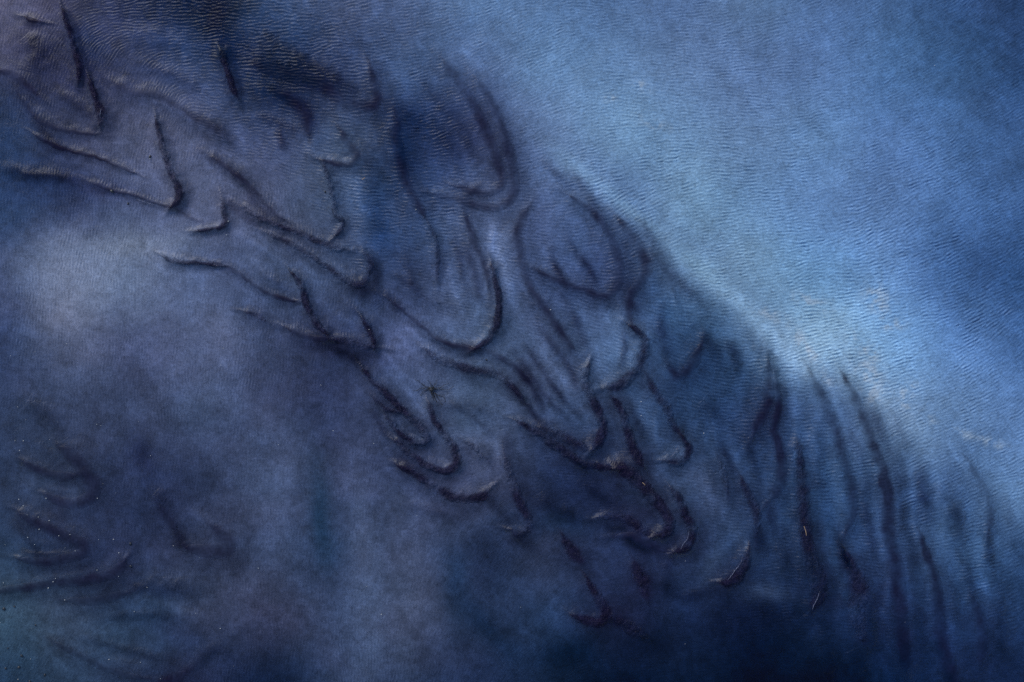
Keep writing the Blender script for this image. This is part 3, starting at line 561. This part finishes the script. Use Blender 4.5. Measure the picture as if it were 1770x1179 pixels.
M_twig = plain('black_rootlets', (.004, .005, .010), .6)
M_straw = plain('dry_straw', (.30, .20, .12), .6)
M_stone = plain('dark_pebble', (.004, .006, .012), .35)
M_grit = plain('pale_grit', (.42, .43, .42), .4)
M_highlight = plain('pale_highlight', (.075, .085, .14), .5)

# the tangle of black rootlets above the nested pointed loops
bx, by, bz = surf(747, 672)
clump = bpy.data.objects.new('root_tangle', None); COL.objects.link(clump); clump.location = (bx, by, bz)
tag(clump, 'tangle of black rootlets with a dark knot, lying on silt above the nested loops', 'rootlets')
rr = random.Random(11)
V = []; F = []
for k in range(5):                                     # the knot: a lumpy wad
    pts = [(rr.uniform(-.022, .022), rr.uniform(-.016, .016), .012 + rr.uniform(0, .014)) for _ in range(7)]
    v, f = tube(pts, .0075, 5); o_ = len(V); V += v; F += [tuple(q + o_ for q in ff) for ff in f]
mesh_obj('knot', V, F, M_twig, clump)
s_TW = .0031
TW = [((0,0),(-14,-6),(-24,-14),(-30,-16)),((0,0),(14,0),(26,2),(38,-4)),((0,4),(6,18),(12,34),(18,46)),((-2,4),(2,16),(9,30),(12,44)),
      ((-4,2),(4,12),(8,26),(9,38)),((0,-2),(-2,-10),(-6,-14),(-8,-15)),((2,-2),(6,-8),(9,-13),(10,-17)),((4,0),(18,-4),(22,-8),(30,-10)),
      ((4,6),(14,22),(20,30),(28,36)),((-4,0),(-12,2),(-18,8),(-21,14)),((2,4),(10,10),(22,14),(24,26)),((-3,-1),(-18,-2),(-26,4),(-34,2))]
for k, t in enumerate(TW):
    P4 = []
    for j in range(len(t) - 1):
        for m_ in range(4):
            q = m_ / 4; x_ = t[j][0] * (1 - q) + t[j + 1][0] * q; y_ = t[j][1] * (1 - q) + t[j + 1][1] * q
            P4.append(((x_ + rr.uniform(-.8, .8)) / PPM, -(y_ + rr.uniform(-.8, .8)) / PPM, .014 + .004 * math.sin(j * 4 + m_ + k)))
    P4.append((t[-1][0] / PPM, -t[-1][1] / PPM, .010))
    v, f = tube(P4, [s_TW * (1 - .65 * i / len(P4)) for i in range(len(P4))], 5)
    mesh_obj('rootlet', v, f, M_twig, clump)

# straws: a bent stalk with a hollow, tapered end
for px, py, ln, an, lab in [(1387, 915, 17, -76, 'short yellow straw caught on the broad parallel ridge at lower right'),
                       (1110, 834, 7, -50, 'tiny orange straw fragment on top of the biggest crumbly ridge'),
                       (630, 311, 6, 40, 'tiny pale straw fragment floating above the centre left dark patch')]:
    x, y, z = surf(px, py); a = R(an); L_ = ln / PPM
    pts = [((q - .5) * L_ * math.cos(a) + .004 * math.sin(q * 3), (q - .5) * L_ * math.sin(a), .003 * math.sin(q * 3.1)) for q in np.linspace(0, 1, 9)]
    v, f = tube(pts, [.0018 + .0008 * math.sin(i * .39) for i in range(9)], 7)
    o = mesh_obj('straw', v, f, M_straw); o.location = (x, y, z + .02); tag(o, lab, 'straw', 'straw fragments')

# highlights on the ridge flanks, modelled as thin pale threads
for pts, lab in [([(1188,914),(1187,922),(1184,930),(1178,938),(1174,947)], 'thin white painted highlight inside the rough hook right of the biggest ridge'),
                 ([(1280,960),(1276,972),(1268,982),(1261,992),(1255,1000)], 'bright painted highlight on the comma-shaped ridge'),
                 ([(1412,1018),(1408,1030),(1403,1040),(1399,1050)], 'pale painted highlight on the foot of the broad straw-carrying ridge'),
                 ([(182,192),(181,199),(180,206)], 'short white painted glint on the club-shaped ridge at top left'),
                 ([(240,346),(252,350),(264,354),(272,356)], 'fine pale painted highlight beside the hair-thin ridge at left'),
                 ([(1170,768),(1167,776),(1162,784),(1157,788)], 'pale painted highlight on the lower curl of the broken loop')]:
    P_, w_ = dense(pts, [1] * len(pts)); x0, y0, z0 = surf(*pts[len(pts) // 2]); V = []
    xx, yy = to_m(P_[:, 0], P_[:, 1]); n_ = len(P_)
    pp = [(xx[i] - x0 + rr.uniform(-.002, .002), yy[i] - y0 + rr.uniform(-.002, .002), rr.uniform(-.002, .003)) for i in range(n_)]
    v, f = tube(pp, [rr.uniform(.0003, .0032) * (1 - abs(2 * i / n_ - 1) ** 3) + .0004 for i in range(n_)], 5)
    o = mesh_obj('highlight_thread', v, f, M_highlight); o.location = (x0, y0, z0 + .022); tag(o, lab, 'painted_highlight', 'highlight threads on the ridges')  # these threads are painted highlights

def pebble_mesh(r, seed, flat=.6):
    q = random.Random(seed); V = []; F = []; nu, nv = 9, 5
    V.append((0, 0, -r * flat))
    for j in range(1, nv):
        p = math.pi * j / nv - math.pi / 2
        for i in range(nu):
            t = 2 * math.pi * i / nu; k = r * (1 + q.uniform(-.2, .2)); V.append((k * math.cos(p) * math.cos(t) * 1.25, k * math.cos(p) * math.sin(t), r * flat * math.sin(p)))
    V.append((0, 0, r * flat)); last = len(V) - 1
    for i in range(nu):
        F.append((0, 1 + (i + 1) % nu, 1 + i)); b0 = 1 + (nv - 2) * nu; F.append((last, b0 + i, b0 + (i + 1) % nu))
        for j in range(nv - 2):
            a = 1 + j * nu; F.append((a + i, a + (i + 1) % nu, a + nu + (i + 1) % nu, a + nu + i))
    return V, F
for px, py, r_, lab in [(10,1051,2.4,'largest black pebble, by the left edge near the bottom'),(28,1047,1.4,'small black pebble right of the largest one by the left edge'),
    (40,1132,2.0,'rounder black pebble, upper one of the pair in the lower left corner'),(12,1154,1.9,'black pebble nearest the left edge in the lower left corner'),
    (35,1152,2.2,'oblong black pebble right of the corner pair at lower left'),(80,1165,1.8,'black pebble right of the lower left corner group'),
    (54,1176,1.8,'black pebble half cut by the bottom edge at lower left'),(64,1079,1.4,'lone little black pebble in the pale water at lower left'),
    (16,1119,1.0,'tiny black pebble above the corner group at lower left'),(228,939,2.0,'dark pebble right of the long sweeping ridge tip at lower left'),
    (229,977,1.8,'dark pebble beside the black tip of the long sweeping ridge'),(224,353,1.6,'black pebble beneath the hair-thin ridge at left'),
    (197,332,2.8,'black lump at the left end of the hair-thin ridge'),(564,333,1.7,'black pebble left of the lumpy broken ridge'),
    (262,572-300,2.0,'dark pebble between the parallel arcs and the hockey-stick ridge'),(841,622,1.4,'black pebble above the dark wavy ridge in the middle')]:
    v, f = pebble_mesh(r_ / PPM, int(px)); x, y, z = surf(px, py)
    o = mesh_obj('pebble', v, f, M_stone); o.location = (x, y, z + .004); o.rotation_euler.z = px; tag(o, lab, 'pebble', 'black pebbles on the silt')

GR = [(22,615),(64,608),(34,703),(48,725),(103,729),(29,761),(2,775),(37,778),(44,761),(89,759),(170,733),(177,735),(182,835),(203,851),(263,787),(84,860),(36,862),(44,873),
      (172,860),(242,728),(52,888),(71,892),(90,898),(73,913),(53,927),(14,940),(65,939),(107,924),(126,922),(117,945),(135,950),(174,931),(199,931),(209,954),(172,983),
      (101,997),(97,1003),(11,1005),(116,1035),(88,1014),(209,994),(258,1013),(235,1055),(302,942),(347,962),(341,1058),(383,1084),(405,1090),(57,1084),(3,1074),(56,1137),(34,1172),
      (246,1142),(281,1170),(192,1137),(406,1149),(388,602),(384,631),(448,981),(118,594),(556,665),(577,744),(483,768),(647,766),(660,1060),(721,890),(758,924),(635,1012),
      (262,276),(720,364),(812,374),(1183,968),(1183,1111),(1613,115),(1731,121),(1510,610),(1215,748),(1107,694),(1107,718),(951,536),(1559,1072),(900,1048),(398,384),(394,407),(379,392),(524,512),(640,570)]
gv, gf = pebble_mesh(1.0 / PPM, 3, .8); g0 = None
rr = random.Random(4)
gx, gy = to_m(np.array([p[0] for p in GR], float), np.array([p[1] for p in GR], float)); gh = field(gx, gy)[2]
for k in range(len(GR)):
    if g0 is None: o = g0 = mesh_obj('sand_grain', gv, gf, M_grit)
    else: o = g0.copy(); COL.objects.link(o)
    s_ = rr.uniform(.3, .75); o.scale = (s_, s_, s_); o.location = (gx[k], gy[k], WZ + gh[k] + .008)
    qx, qy = GR[k]
    where = 'near the curls at left' if qx < 300 and qy < 930 and qy > 560 else 'in the lower left corner' if qx < 300 and qy > 900 else 'in the top left quarter' if qx < 450 and qy < 560 else 'in the dark bottom middle' if qy > 720 and qx < 1000 else 'on the right half' if qx > 900 else 'in the middle'
    tag(o, 'tiny white grain glinting on the water ' + where, 'sand grain', 'white grains ' + where)
